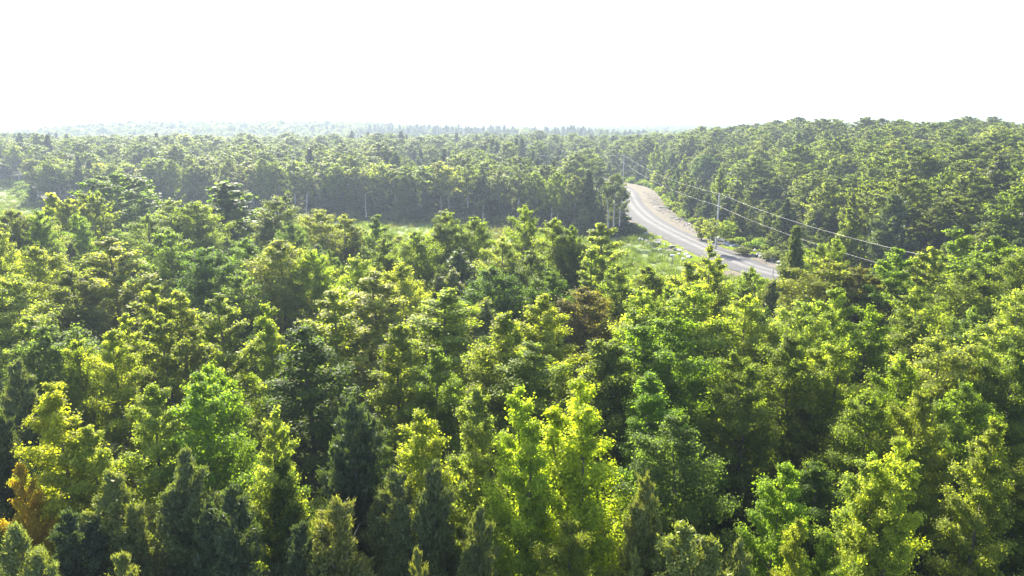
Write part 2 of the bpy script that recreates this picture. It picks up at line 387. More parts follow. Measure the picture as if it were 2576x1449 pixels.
KIND = {'maple': 'maple_tree', 'column': 'young_maple_tree', 'round': 'broadleaf_tree', 'dome': 'broadleaf_tree', 'birch': 'birch_tree', 'cedar': 'cedar_tree', 'spruce': 'spruce_tree'}
KW = {'maple': 'maple', 'column': 'slender maple', 'round': 'round-crowned tree', 'dome': 'broad-crowned tree', 'birch': 'white-stemmed birch', 'cedar': 'cedar', 'spruce': 'spruce'}
TREES = []          # (x, y, R, ztop)
_r = random.Random(5)
SCRATCH = {}
def plant(x, y, shape, tint, H, R, label, group=None, lod=None, proto=None, z=None, dim=1.0):
    d = math.hypot(x, y)
    lib = lod if lod is not None else (HI if d < 47 else MD if d < 118 else LO)
    if shape not in lib: shape = {'maple': 'dome', 'dome': 'round', 'birch': 'round', 'spruce': 'cedar'}.get(shape, 'round')
    key = proto or _r.choice(lib[shape]); tm, cm, pH, pR = PROTO[key]
    if z is None: z = hz(x, y)
    e_ = col(bpy.data.objects.new(KIND[shape], None)); e_.empty_display_size = .5
    e_.location = (x, y, z-.05); e_.rotation_euler = (_r.gauss(0, .03), _r.gauss(0, .03), _r.uniform(0, 6.28))
    e_.scale = (R/pR, R/pR, H/pH)
    tr = col(bpy.data.objects.new('trunk', tm)); tr.parent = e_
    cr = col(bpy.data.objects.new('crown', cm)); cr.parent = e_
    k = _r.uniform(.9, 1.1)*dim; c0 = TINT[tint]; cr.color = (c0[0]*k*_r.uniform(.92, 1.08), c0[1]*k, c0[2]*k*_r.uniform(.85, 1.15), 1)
    tag(e_, label, 'tree', group or 'trees of the near woodland')
    if label and 'silvery' in label and shape == 'cedar':
        t = Tubes(); rr = random.Random(int(x*10))
        for k in range(9):
            a = rr.uniform(0, 6.28); q_ = rr.uniform(0, .9); z0 = pH*(1-.22*q_)-rr.uniform(.2, .7)
            p0 = np.array([math.cos(a)*q_, math.sin(a)*q_, z0]); t.add([p0, p0+np.array([math.cos(a)*.25, math.sin(a)*.25, .3]), p0+np.array([math.cos(a)*.4, math.sin(a)*.4, rr.uniform(.4, .75)])], [.014, .010, .004], 4)
        w_ = col(bpy.data.objects.new('dead_twigs', t.mesh('dead_twigs', M['dead']))); w_.parent = e_; w_['kind'] = 'stuff'
    TREES.append((x, y, R, z+H)); return e_

# ---- setting ---------------------------------------------------------------
ux = np.concatenate([-np.geomspace(8200, 130, 60), np.linspace(-125, 200, 164), np.geomspace(206, 8200, 60)])
uy = np.concatenate([-np.geomspace(900, 30, 12), np.linspace(-25, 420, 224), np.geomspace(426, 8200, 90)])
X, Y = np.meshgrid(ux, uy); Z = height(X, Y)
tag(col(bpy.data.objects.new('ground', grid_sheet('ground', X, Y, Z, M['ground']))), kind='structure')
# road and verge strips
def strip(name, offs, dz, mat, i0=0, i1=None):
    C = ROAD[i0:i1]; T = np.gradient(C[:, :2], axis=0); T /= np.linalg.norm(T, axis=1)[:, None]; Nn = np.stack([T[:, 1], -T[:, 0]], 1)
    o = np.array(offs)[None, :]; X = C[:, :1]+Nn[:, :1]*o; Y = C[:, 1:2]+Nn[:, 1:2]*o
    s = np.concatenate([[0], np.cumsum(np.linalg.norm(np.diff(C[:, :2], axis=0), axis=1))])
    if callable(dz): Zs = dz(X, Y, C, o)
    else: Zs = np.repeat(C[:, 2:3], len(offs), 1)+dz
    UV = np.stack([np.broadcast_to(o, X.shape), np.broadcast_to(s[:, None], X.shape)], 2)
    return tag(col(bpy.data.objects.new(name, grid_sheet(name, X, Y, Zs, mat, UV))), kind='structure')
strip('road', np.linspace(-4.1, 3.7, 9), lambda X, Y, C, o: C[:, 2:3]+.04-.012*np.abs(o)**1.2, M['road'])
strip('road_verge', np.linspace(-8.0, 11.5, 22), lambda X, Y, C, o: np.maximum(height(X, Y)+.10, np.where(np.abs(o) < 5.5, C[:, 2:3]-.10, -9))-.6*((o > 8.6) & (Y < 150)), M['shoulder'])
# open meadow in front of the forest edge
def sheet_poly(name, x0, x1, y0, y1, inside, dz, mat, st=1.6):
    xs = np.arange(x0, x1, st); ys = np.arange(y0, y1, st); X, Y = np.meshgrid(xs, ys); Z = height(X, Y)+dz
    n, m = X.shape; i = (np.arange(n-1)[:, None]*m+np.arange(m-1)[None]).ravel()
    F = np.stack([i, i+1, i+m+1, i+m], 1); V = np.stack([X.ravel(), Y.ravel(), Z.ravel()], 1)
    keep = inside(V[F].mean(1)[:, 0], V[F].mean(1)[:, 1]); F = F[keep]
    u_, inv = np.unique(F, return_inverse=True)
    return tag(col(bpy.data.objects.new(name, mesh_np(name, V[u_], inv.reshape(F.shape), mat, 4, True))), kind='structure')
EDGE = [(-420, 300), (-260, 276), (-185, 258), (-150, 212), (-95, 196), (-38, 184), (0, 173), (16, 156), (24, 152), (29, 163), (30, 200)]
def edge_y(x):
    return np.interp(x, [p[0] for p in EDGE[:-2]], [p[1] for p in EDGE[:-2]])
def in_meadow(x, y):
    d, _, side = road_near(x, y)
    return (y > 103) & (y < edge_y(x)+.5) & (x < 60) & ((side < 0) | (d > 1e8)) & (d > 7.0)
sheet_poly('meadow', -260, 60, 100, 300, in_meadow, .06, M['meadow'], 2.0)

# ------------------------------------------------------------------ near woodland, tree by tree
# (u, v of the top, half-width px, shape, tint, height, label)
NEAR = [
 (150,985,95,'column','gold',12.5,'tall golden yellow maple rising beside the orange maple'),
 (235,1085,80,'column','gold',10.5,'shorter golden maple leaning against the tall golden maple'),
 (45,1190,62,'maple','amber',9.5,'small orange maple, the most orange crown of the wood'),
 (350,985,85,'column','pale',12,'pale green maple with glossy leaves between golden maple and vivid column maple'),
 (495,950,85,'column','bright',12.5,'vivid green column of a maple behind the forked grey cedar'),
 (640,1062,100,'maple','pale',12,'cone-shaped pale maple with shiny white-green leaves beside the dark cedar hollow'),
 (700,1180,90,'maple','deep',9.5,'deep green low maple under the cone-shaped pale maple'),
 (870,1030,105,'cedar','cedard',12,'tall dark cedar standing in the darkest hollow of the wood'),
 (1040,1025,85,'column','lime',12,'small lime maple with three separate shoots above the grey twin cedar'),
 (1180,1000,75,'column','pale',12.5,'narrow pale green maple beside the huge lime maple'),
 (1312,985,125,'maple','painted_glow',13.4,'huge glowing lime maple, the brightest tree of the wood'),
 (1460,965,150,'maple','painted_glow',13.6,'broad lime maple half merged with the huge glowing lime maple'),
 (1000,1210,95,'cedar','cedar',10,'grey twin cedar with bare silvery tips below the small lime maple'),
 (1090,1190,85,'cedar','cedar',10.5,'dull cedar pressed against the grey twin cedar'),
 (1200,1290,70,'cedar','cedar',9.6,'thin cedar in front of the huge lime maple'),
 (830,1275,115,'cedar','cedarl',10,'light olive cedar with silvery top in front of the dark hollow'),
 (450,1150,95,'cedar','cedar',10.8,'forked grey cedar in front of the vivid green column maple'),
 (560,1240,100,'cedar','cedard',10,'dark cedar filling the space right of the forked grey cedar'),
 (265,1215,105,'cedar','cedarl',10,'olive cedar under the golden maples'),
 (180,1300,90,'cedar','cedard',9,'dark short cedar under the small orange maple'),
 (350,1290,80,'cedar','cedar',9,'dull cedar between the olive cedar and the forked grey cedar'),
 (1622,1225,75,'cedar','cedarl',10.3,'slim light cedar right of the broad lime maple'),
 (1715,1300,120,'cedar','cedarl',9.8,'flat-topped light cedar beside the slim light cedar'),
 (1730,1060,125,'round','blue',11.5,'bluish green dark maple behind the flat-topped light cedar'),
 (2235,1095,105,'maple','gold',12,'yellow maple with golden tips in the dark right-hand wood'),
 (2215,1180,85,'column','lime',10.5,'yellow-green maple growing under the golden-tipped yellow maple'),
 (2500,1070,75,'column','yolive',12,'thin yellow-olive maple at the edge of the view beside the yellow maple'),
 (1985,1315,55,'column','lime',9.8,'narrow lime sapling at the bottom of the dark right-hand wood'),
 (2080,1365,70,'maple','bright',9,'low vivid maple spreading beside the narrow lime sapling'),
 (1940,1180,80,'column','bright',10.8,'thin bright maple standing in shade above the narrow lime sapling'),
 (45,1330,100,'cedar','cedarl',9.6,'light cedar in the lower corner below the small orange maple'),
 (270,1395,75,'cedar','cedarl',8.6,'short light cedar in front of the olive cedar'),
 (1062,1392,45,'cedar','cedarl',8.6,'little light cedar top in front of the grey twin cedar'),
 (1612,1408,40,'cedar','cedarl',8.4,'little cedar tip in front of the slim light cedar'),
 (1880,1395,60,'cedar','cedarl',8.6,'small cedar in front of the thin bright shaded maple'),
 (740,1330,80,'cedar','cedard',9,'dark cedar just in front of the deep green low maple'),
 (1450,1300,120,'maple','yolive',9.5,'yellow-olive lower maple in front of the broad lime maple'),
 (40,930,80,'cedar','grey',12,'greyish cedar behind the tall golden maple'),
 (20,1060,70,'cedar','cedard',10.5,'dark cedar behind the small orange maple'),
 # second depth
 (380,728,62,'column','yolive',13,'yellow-topped slender maple standing above the pale woods of the left'),
 (450,742,62,'column','lime',12.6,'lime slender maple next to the yellow-topped slender maple'),
 (330,800,45,'column','lime',12,'thin lime maple in front of the yellow-topped slender maple'),
 (285,848,60,'column','gold',12.4,'gold and green slender maple with side tufts'),
 (425,800,60,'column','yolive',12.4,'yellow-olive column maple in front of the lime slender maple'),
 (560,752,70,'column','yolive',12.5,'yellow-green narrow maple with dark heart'),
 (545,930,85,'round','bright',11.5,'round bright green tree behind the vivid green column maple'),
 (680,778,70,'maple','gold',12,'yellowing maple with gold patches beside the narrow dark-hearted maple'),
 (770,830,95,'column','deep',12.5,'deep green column with lime cap above the dark hollow'),
 (835,738,80,'column','lime',13,'lime column maple in front of the pale lime crowns'),
 (955,705,95,'column','pale',13.5,'tall pale green column in the middle of the wood'),
 (975,830,70,'column','green',12.5,'green column maple in front of the tall pale green column'),
 (1110,745,95,'column','lime',13,'lime-capped maple with dark skirts right of the tall pale column'),
 (1100,890,85,'maple','green',11.5,'green maple with ladder-like side branches below the lime-capped maple'),
 (150,830,110,'round','blue',11.8,'bluish broad tree behind the greyish cedar'),
 (20,715,95,'round','pale',12.5,'pale silvery crown at the far left side of the wood'),
 (85,800,75,'column','pale',12,'pale crown in front of the silvery left-side crown'),
 (205,870,60,'round','green',11.5,'green tree next to the bluish broad tree'),
 (1290,800,105,'maple','lime',12.8,'rounded lime maple behind the huge glowing lime maple'),
 (1370,752,70,'column','lime',13,'upright lime maple behind the rounded lime maple'),
 (1335,880,90,'column','green',11.8,'green maple between the rounded and the huge lime maples'),
 (1480,738,85,'round','rust',10.5,'rust brown bushy tree, the only brown crown mid wood'),
 (1220,765,62,'cedar','cedarl',9.5,'olive cedar in the dark gap left of the rust brown tree'),
 (1270,815,50,'cedar','cedar',9,'dull cedar under the olive cedar of the dark gap'),
 (1685,815,150,'round','bright',13,'wide vivid green dome right of mid wood'),
 (1560,875,105,'maple','green',12,'mid green maple left of the wide vivid dome'),
 (1640,960,120,'maple','bright',11.5,'vivid maple in front of the wide vivid green dome'),
 (1500,870,70,'column','pale',12,'pale maple between rust brown tree and vivid dome'),
 (1760,735,130,'round','lime',13,'wide pale lime crown behind the vivid green dome'),
 (1640,745,100,'round','lime',12.6,'lime crown left of the wide pale lime crown'),
 (1895,765,110,'round','lime',12.5,'rounded lime crown right of the wide pale lime crown'),
 (1860,900,100,'round','green',11.8,'mid green crown right of the vivid maple'),
 (1990,860,100,'round','green',12,'mid green crown in the middle of the lime crowns'),
 (2105,735,62,'column','lime',13,'pointed yellow-lime maple above the lime canopy'),
 (2000,770,90,'round','pale',12.3,'pale crown left of the pointed yellow-lime maple'),
 (2190,790,80,'round','bright',12.2,'vivid round crown right of the pointed yellow-lime maple'),
 (2110,880,105,'round','lime',12,'glowing yellow-lime crown below the pointed maple'),
 (2245,900,90,'round','bright',11.6,'vivid green crown right of the glowing yellow-lime crown'),
 (2190,1000,95,'round','green',11,'green crown behind the golden-tipped yellow maple'),
 (2370,860,120,'round','pale',12.2,'big pale grey-green crown right of the vivid green crown'),
 (2500,825,120,'round','pale',12.8,'big pale crown at the right-hand margin'),
 (2560,900,90,'round','green',12,'green crown below the big pale crown at the margin'),
 (2330,1010,80,'round','yolive',11,'yellow-olive crown below the big pale grey-green crown'),
 (2440,990,90,'round','green',11,'green crown behind the thin yellow-olive maple'),
 # third depth
 (2080,672,120,'round','yolive',11,'wide yellow-olive crown closest to the road end'),
 (2175,690,75,'round','rust',10.5,'russet crown right of the wide yellow-olive crown'),
 (1790,632,62,'maple','lime',13,'pointed lime maple that hides the near side of the road'),
 (1730,680,70,'maple','lime',12,'lime maple left of the pointed one beside the road'),
 (1895,692,52,'round','green',10,'small green tree in front of the near road end'),
 (1940,722,40,'cedar','grey',9.5,'small greyish cedar below the near road end'),
 (2255,640,52,'column','bright',12.8,'vivid narrow tree where the wires meet the wood'),
 (2335,640,60,'column','pale',13,'pale upright tree right of where the wires meet the wood'),
 (2410,590,85,'maple','green',13.6,'tall green maple with bright rim before the dark hill foot'),
 (2500,612,80,'maple','bright',13.5,'tall vivid maple next to the rim-lit green maple'),
 (2570,640,70,'round','green',13,'green maple cut by the right-hand margin before the dark hill foot'),
 (2450,700,90,'round','olive',12,'olive crown in front of the rim-lit green maple'),
 (2330,740,90,'round','green',12,'green crown in front of the pale upright tree'),
 (2560,740,80,'round','pale',12,'pale crown in front of the margin maples'),
 (2450,790,60,'round','blue',11.5,'bluish crown between the pale crowns'),
 (290,455,88,'round','deep',15.6,'dark olive round-headed tree, highest crown at the left'),
 (580,476,70,'column','deep',15.5,'tall dark green twin-topped tree against the far forest'),
 (25,545,60,'round','olive',14,'olive crown at the margin before the small marsh'),
 (95,548,50,'round','green',14,'mid green crown next to the margin crown before the marsh'),
 (168,518,42,'round','yolive',14,'yellow-olive crown between the lime marsh tree and the dark round-headed tree'),
 (222,500,46,'round','green',14.6,'mid green crown under the shoulder of the dark round-headed tree'),
 (180,556,45,'round','bright',12.5,'small vivid green ball-shaped crown'),
 (70,560,75,'round','yolive',13,'yellow-olive crown beside the vivid ball-shaped crown'),
 (125,505,50,'maple','lime',14.5,'lime tree before the small marsh at the left'),
 (10,600,60,'round','lime',13,'lime crown at the left-hand margin'),
 (430,520,85,'round','yolive',14,'yellow-olive crown between the two highest left crowns'),
 (490,525,65,'round','green',14,'mid green crown touching the tall twin-topped tree'),
 (370,560,80,'round','olive',13,'olive crown in front of the dark round-headed tree'),
 (685,512,70,'round','olive',14,'fine-leaved olive tree right of the tall twin-topped tree'),
 (725,508,26,'column','grey',14,'thin grey-green top right of the fine-leaved olive tree'),
 (705,625,105,'round','pale',13.4,'broad pale green crown standing before the shaded gap'),
 (285,620,78,'column','pale',13.6,'dense pale green tree left of the shaded gap'),
 (85,640,90,'round','lime',13,'lime crown with dark underside'),
 (190,700,80,'round','olive',11.5,'olive crown in the shade under the lime crown'),
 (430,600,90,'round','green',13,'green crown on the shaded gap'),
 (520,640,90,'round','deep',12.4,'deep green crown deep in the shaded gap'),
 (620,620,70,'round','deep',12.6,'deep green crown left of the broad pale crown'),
 (800,545,62,'round','pale',13.2,'pale fine crown right of the fine-leaved olive tree'),
 (745,575,45,'round','blue',12.5,'small bluish crown before the pale fine crown'),
 (870,560,65,'round','yolive',12.8,'yellow-olive crown near the mid-field snag'),
 (950,558,45,'maple','green',13,'green peaked tree near the mid-field snag'),
 (960,620,60,'round','olive',12.4,'olive tree with bare lower stem below the peaked green tree'),
 (900,665,88,'round','lime',13,'lime crown behind the tall pale green column'),
 (1015,680,65,'round','pale',12.8,'pale crown right of the lime crown by the pale column'),
 (1110,548,80,'round','olive',14,'broad olive-green dome before the dark forest edge'),
 (1190,565,55,'round','green',13.4,'green crown right of the broad olive dome'),
 (1060,600,65,'round','yolive',12.6,'brownish-olive crown below the broad olive dome'),
 (1320,538,52,'round','green',14,'tall open green tree with visible stem'),
 (1400,572,80,'round','green',13.6,'spreading green tree with forked visible stems'),
 (1265,620,80,'round','pale',12.8,'pale green crown left of the tall open tree'),
 (1340,650,80,'round','blue',12,'bluish green crown below the tall open tree'),
 (1515,578,62,'column','lime',13.5,'pointed lime poplar standing before the sunny meadow'),
 (1480,640,70,'maple','lime',12,'lime tree at the foot of the pointed poplar'),
 (1550,690,70,'round','green',11.5,'mid green crown before the sunny meadow'),
 (1640,690,60,'round','green',11,'mid green low crown at the meadow corner'),
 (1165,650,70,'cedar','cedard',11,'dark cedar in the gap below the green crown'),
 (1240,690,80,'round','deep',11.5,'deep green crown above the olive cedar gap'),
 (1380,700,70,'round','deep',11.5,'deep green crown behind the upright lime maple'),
 (1130,700,60,'cedar','cedar',10,'dull cedar next to the dark gap cedar'),
 (790,650,60,'round','lime',12.6,'lime crown between the broad pale and the far lime crowns'),
 (610,700,70,'round','blue',11.5,'bluish crown in front of the shaded gap'),
 (1440,590,45,'round','olive',13,'olive crown right of the spreading forked tree'),
 (1700,735,60,'round','green',12,'mid green crown before the left lime maple by the road'),
 (2010,583,48,'spruce','cedar',13.5,'dark pointed spruce standing beside the road end'),
 (2062,632,45,'round','green',11,'green crown right of the dark pointed spruce'),
 (2100,620,36,'round','yolive',11.8,'yellow-green crown below the lower wire'),
]
placed = []
for (u, v, hw, shape, tint, H, label) in NEAR:
    v -= 14 if v < 720 and not label.startswith('dark pointed') else 7
    x, y = at(u, v, H)
    for _ in range(3):
        z = hz(x, y); x, y = at(u, v, z+H*.985)
    d = project(x, y, z+H)[2]; R = hw/1288*.75*d*(1.22 if v > 940 and shape in ('maple', 'column') else 1.42 if shape in ('maple', 'column') else 1.15 if v < 640 and hw > 70 else 1.30)
    if shape == 'cedar': R *= 1.05
    R = max(R, .85 if d < 40 else 1.1)
    placed.append((u, v, shape, tint, label, x, y))
    plant(x, y, shape, tint, H, R, label, lod=MD if shape == 'spruce' else None)
n_hand = len(NEAR)
# the rest of the near wood: trees between the named ones
SILU = [(-300,590),(0,575),(60,545),(120,520),(200,505),(380,530),(600,505),(740,535),(1000,580),(1200,585),(1300,570),(1440,605),(1500,625),(1570,700),(1700,705),(1760,672),(1840,700),(1900,712),(2000,702),(2080,690),(2250,668),(2400,625),(2576,640),(3000,640)]
LMK = [(p[0], p[1], p[4]) for p in placed]
SHORT = {}
def short(lbl):   # a landmark's leading noun phrase
    for s in (' rising ', ' leaning ', ', the ', ', highest', ', most', ' beside ', ' behind ', ' under ', ' standing ', ' filling ', ' in ', ' with ', ' between ', ' below ', ' right of ', ' left of ', ' growing ', ' at ', ' spreading ', ' above ', ' next to ', ' pressed ', ' just ', ' closest ', ' that ', ' where ', ' before ', ' near ', ' touching ', ' against ', ' half ', ' on ', ' cut '):
        i = lbl.find(s)
        if i > 0: lbl = lbl[:i]
    return lbl
names = {}
for p in LMK: names.setdefault(short(p[2]), []).append(p)
UNIQ = [(v[0][0], v[0][1]+45, k) for k, v in names.items() if len(v) == 1]
used_labels = set(p[2] for p in LMK)
def auto_label(u, v, tint, word, where=''):
    near = sorted(UNIQ, key=lambda q: (q[0]-u)**2+((q[1]-v)*1.3)**2)[:8]
    for a in range(len(near)):
        for b in range(a+1, len(near)):
            if (near[a][0]-u)*(near[b][0]-u) >= 0: continue
            l = f"{WORD[tint]} {word} between the {near[a][2]} and the {near[b][2]}"
            if len(l.split()) <= 16 and l not in used_labels:
                used_labels.add(l); return l
    for a in near:
        for wd in (('in front of', 'just in front of', 'close to') if v > a[1] else ('behind', 'just behind', 'close to')):
            l = f"{WORD[tint]} {word} {wd} the {a[2]}"
            if l not in used_labels: used_labels.add(l); return l
    return l
r_ = rs(77)
cand = []
for _ in range(9000):
    y = math.sqrt(r_.uniform(9.0**2, 122**2)); x = r_.uniform(-.86, .86)*(y+6)
    cand.append((x, y))
cx = np.array([p[0] for p in cand]); cy = np.array([p[1] for p in cand])
dr, _, sr = road_near(cx, cy); cz = height(cx, cy)
n_fill = 0
for k, (x, y) in enumerate(cand):
    if n_fill >= 150: break
    if dr[k] < 9 or sr[k] > 0: continue
    if y > 96 and -160 < x < 60: 
        if y > np.interp(x, [-160,-95,-40,0,12,20,30,60], [122,122,122,112,104,98,96,96]): continue
    H = r_.uniform(6.0, 8.6) if y < 62 else r_.uniform(8.0, 10.6); R = r_.uniform(1.9, 2.7)
    u, v, d = project(x, y, cz[k]+H)
    if u < -160 or u > 2740 or v > 1560: continue
    lim = np.interp(u, [p[0] for p in SILU], [p[1] for p in SILU])
    if v < lim+14:
        H -= (lim+14-v)/1288*.75*d
        if H < 6.5: continue
        u, v, d = project(x, y, cz[k]+H)
    ok = True
    for (tx, ty, tR, tz) in TREES:
        if (tx-x)**2+(ty-y)**2 < (1.02*(tR*.72+R*.72))**2: ok = False; break
        # do not cover a named tree behind: closer, similar column, higher
    if not ok: continue
    if d < 60:                                                 # never in front of a named crown's top
        for (pu, pv, *_q, px, py) in placed:
            if abs(pu-u) < R/d/.75*1288*.8+18 and py > y and v < pv+55: ok = False; break
        if not ok: continue
    shape = r_.choice(['round', 'column', 'maple', 'cedar'], p=[.42, .16, .20, .22])
    right = u > 1750
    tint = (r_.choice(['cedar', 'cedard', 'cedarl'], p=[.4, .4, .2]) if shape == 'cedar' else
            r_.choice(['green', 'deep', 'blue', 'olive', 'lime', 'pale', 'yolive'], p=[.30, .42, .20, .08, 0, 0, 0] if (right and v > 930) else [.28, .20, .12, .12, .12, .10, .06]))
    if shape == 'cedar': H *= .88
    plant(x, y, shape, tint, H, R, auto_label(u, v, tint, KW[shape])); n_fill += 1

# ------------------------------------------------------------------ forest edge behind the meadow + hill front, individual trees
def hill_ok(x, y):
    d, _, s = road_near(np.array([x]), np.array([y])); return s[0] > 0 and d[0] > (12.5 if y > 150 else 9.5)
EDGEL = []   # trees one by one along the edge
def far_label(prefix, tint, shape, i):
    o = ['first','second','third','fourth','fifth','sixth','seventh','eighth','ninth','tenth','eleventh','twelfth','thirteenth','fourteenth','fifteenth','sixteenth','seventeenth','eighteenth','nineteenth','twentieth']
    t = i % 20; b = i//20
    return f"{WORD[tint]} {KW[shape]}, {o[t]} {prefix[min(b, len(prefix)-1)]}"
r2 = rs(31); x = 25.0
rows = []
while x > -150:
    y = float(edge_y(np.array(x))); rows.append((x, y+r2.uniform(.5, 2.5), 0)); rows.append((x-1.6+r2.uniform(-.6, .6), y+r2.uniform(5.5, 8.5), 1)); x -= r2.uniform(3.6, 5.0)
for i, (x, y, back) in enumerate(rows):
    q = r2.rand()
    if not back and i > 6 and r2.rand() < .28: continue
    if not back: shape, tint = r2.choice(['cedar', 'maple', 'spruce'], p=[.58, .34, .08]), r2.choice(['cedard', 'deep', 'cedar', 'grey'], p=[.4, .25, .2, .15])
    elif q < .62 and i > 8: shape, tint = 'birch', r2.choice(['pale', 'grey', 'olive'])
    elif q < .92: shape, tint = 'dome', r2.choice(['olive', 'grey', 'green'])
    else: shape, tint = 'spruce', 'cedard'
    if shape in ('cedar', 'spruce') and tint in ('deep', 'grey'): tint = 'cedard'
    H = r2.uniform(5.0, 8.5) if not back else r2.uniform(12.5, 15.5)
    plant(x, y, shape, tint, H, r2.uniform(2.4, 3.4) if not back else r2.uniform(3.2, 4.8),
          far_label(['along the forest edge counted from the dead pines', 'along the middle of the forest edge past the bare snag', 'along the far part of the forest edge by the marsh', 'along the farthest stretch of the forest edge', 'at the very end of the forest edge'], tint, shape, i),
          'trees along the forest edge behind the meadow', lod=LO)
# hill front beyond the road
hr = []; k = 0
for _ in range(6000):
    if len(hr) >= 92: break
    y = r2.uniform(96, 290); x = r2.uniform(44, 170)
    u, v, d = project(x, y, hz(x, y)+12)
    if u > 2640 or d > 235 and x > 90: continue
    if not hill_ok(x, y): continue
    dd = road_near(np.array([x]), np.array([y]))[0][0]
    if y < 125 and dd < 10: continue
    if any((a-x)**2+(b-y)**2 < 7.6**2 for a, b, *_ in hr): continue
    hr.append((x, y, dd))
hr.sort(key=lambda p: p[1])
HP = ['tree of the hill wood counted back from the road end', 'tree of the hill wood counted back from the boulder row', 'tree of the hill wood counted back from the near pole', 'tree of the hill wood beyond the cleared verge', 'tree of the hill wood near the far pole']
for i, (x, y, dd) in enumerate(hr):
    q = r2.rand()
    if dd < 26: shape, tint = (r2.choice(['cedar', 'spruce'], p=[.7, .3]), r2.choice(['cedard', 'cedar'])) if q < .5 else ('maple', r2.choice(['olive', 'green', 'deep', 'pale']))
    else: shape, tint = r2.choice(['dome', 'round', 'column'], p=[.55, .33, .12]), r2.choice(['olive', 'green', 'deep', 'yolive', 'pale'], p=[.34, .38, .14, .06, .08])
    H = r2.uniform(11, 14.5) if shape not in ('cedar', 'column') else r2.uniform(7, 10)
    if dd < 18: H *= .85
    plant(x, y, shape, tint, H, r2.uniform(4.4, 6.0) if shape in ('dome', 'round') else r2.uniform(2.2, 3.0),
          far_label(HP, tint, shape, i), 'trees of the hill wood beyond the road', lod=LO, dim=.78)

# ------------------------------------------------------------------ distant forest: one mass
def scatter(name, pts, scl, rot, idx, tint, protos, label=None, kind='stuff', cat=None):
    me = bpy.data.meshes.new(name); me.vertices.add(len(pts)); me.vertices.foreach_set('co', np.asarray(pts, np.float32).ravel())
    def attr(nm, typ, key, arr):
        a = me.attributes.new(nm, typ, 'POINT'); a.data.foreach_set(key, arr.ravel())
    attr('scl', 'FLOAT_VECTOR', 'vector', np.asarray(scl, np.float32)); attr('rot', 'FLOAT', 'value', np.asarray(rot, np.float32))
    attr('idx', 'INT', 'value', np.asarray(idx, np.int32))
    t4 = np.concatenate([np.asarray(tint, np.float32), np.ones((len(pts), 1), np.float32)], 1); attr('tint', 'FLOAT_COLOR', 'color', t4)
    me.update(); o = col(bpy.data.objects.new(name, me))
    c_ = bpy.data.collections.new(name+'_kinds')
    for k, (nm, meshes) in enumerate(protos):
        for j, mm in enumerate(meshes):
            q = bpy.data.objects.new(f'{k:02d}{chr(97+j)}_{nm}', mm); c_.objects.link(q)
    ng = bpy.data.node_groups.new(name, 'GeometryNodeTree')
    ng.interface.new_socket('Geometry', in_out='INPUT', socket_type='NodeSocketGeometry'); ng.interface.new_socket('Geometry', in_out='OUTPUT', socket_type='NodeSocketGeometry')
    gi = ng.nodes.new('NodeGroupInput'); go = ng.nodes.new('NodeGroupOutput')
    ci = ng.nodes.new('GeometryNodeCollectionInfo'); ci.inputs['Collection'].default_value = c_
    ci.inputs['Separate Children'].default_value = True; ci.inputs['Reset Children'].default_value = True
    def na(nm, typ):
        a = ng.nodes.new('GeometryNodeInputNamedAttribute'); a.data_type = typ; a.inputs[0].default_value = nm; return a.outputs[0]
    mp = ng.nodes.new('GeometryNodeMeshToPoints'); ng.links.new(gi.outputs[0], mp.inputs[0])
    join = ng.nodes.new('GeometryNodeJoinGeometry')
    nper = len(protos[0][1])
    cx_ = ng.nodes.new('ShaderNodeCombineXYZ'); ng.links.new(na('rot', 'FLOAT'), cx_.inputs[2])
    for j in range(nper):
        ip = ng.nodes.new('GeometryNodeInstanceOnPoints'); ng.links.new(mp.outputs[0], ip.inputs['Points'])
        ng.links.new(ci.outputs[0], ip.inputs['Instance']); ip.inputs['Pick Instance'].default_value = True
        m_ = ng.nodes.new('ShaderNodeMath'); m_.operation = 'MULTIPLY_ADD'; ng.links.new(na('idx', 'INT'), m_.inputs[0]); m_.inputs[1].default_value = nper; m_.inputs[2].default_value = j
        ng.links.new(m_.outputs[0], ip.inputs['Instance Index']); ng.links.new(cx_.outputs[0], ip.inputs['Rotation']); ng.links.new(na('scl', 'FLOAT_VECTOR'), ip.inputs['Scale'])
        ng.links.new(ip.outputs[0], join.inputs[0])
    ng.links.new(join.outputs[0], go.inputs[0])
    md = o.modifiers.new('scatter', 'NODES'); md.node_group = ng
    tag(o, label, cat, None, kind); return o

r3 = rs(9)
def band(r0, r1, spacing, ang=.80):
    n = int(ang*(r1**2-r0**2)/(spacing**2)*1.15); rr = np.sqrt(r3.uniform(r0**2, r1**2, n)); a = r3.uniform(-ang, ang, n)
    return np.stack([rr*np.sin(a), rr*np.cos(a)], 1)
def thin(P, R, taken=()):
    cell = {}; out = []
    for (tx, ty, tR) in taken: cell.setdefault((int(tx//R), int(ty//R)), []).append((tx, ty))
    for k, (x, y) in enumerate(P[:, :2]):
        i, j = int(x//R), int(y//R); ok = True
        for a in (i-1, i, i+1):
            for b in (j-1, j, j+1):
                for q in cell.get((a, b), ()):
                    if (q[0]-x)**2+(q[1]-y)**2 < R*R: ok = False; break
                if not ok: break
            if not ok: break
        if ok: cell.setdefault((i, j), []).append((x, y)); out.append(k)
    return P[out]
def thin_idx(P, R): 
    Q = thin(np.concatenate([P, np.arange(len(P))[:, None]], 1), R); return Q[:, 2].astype(int)
taken = [(a, b, c_) for a, b, c_, _ in TREES if math.hypot(a, b) > 80]
PA = thin(band(95, 520, 3.0), 8.3, taken)
PB = thin(band(520, 1100, 5.0), 8.6)
PC = band(1100, 2600, 13.0)
P = np.concatenate([PA, PB, PC]); x, y = P[:, 0], P[:, 1]
d, _, side = road_near(x, y)
fore = (x < 60) & (y < edge_y(x)+4)
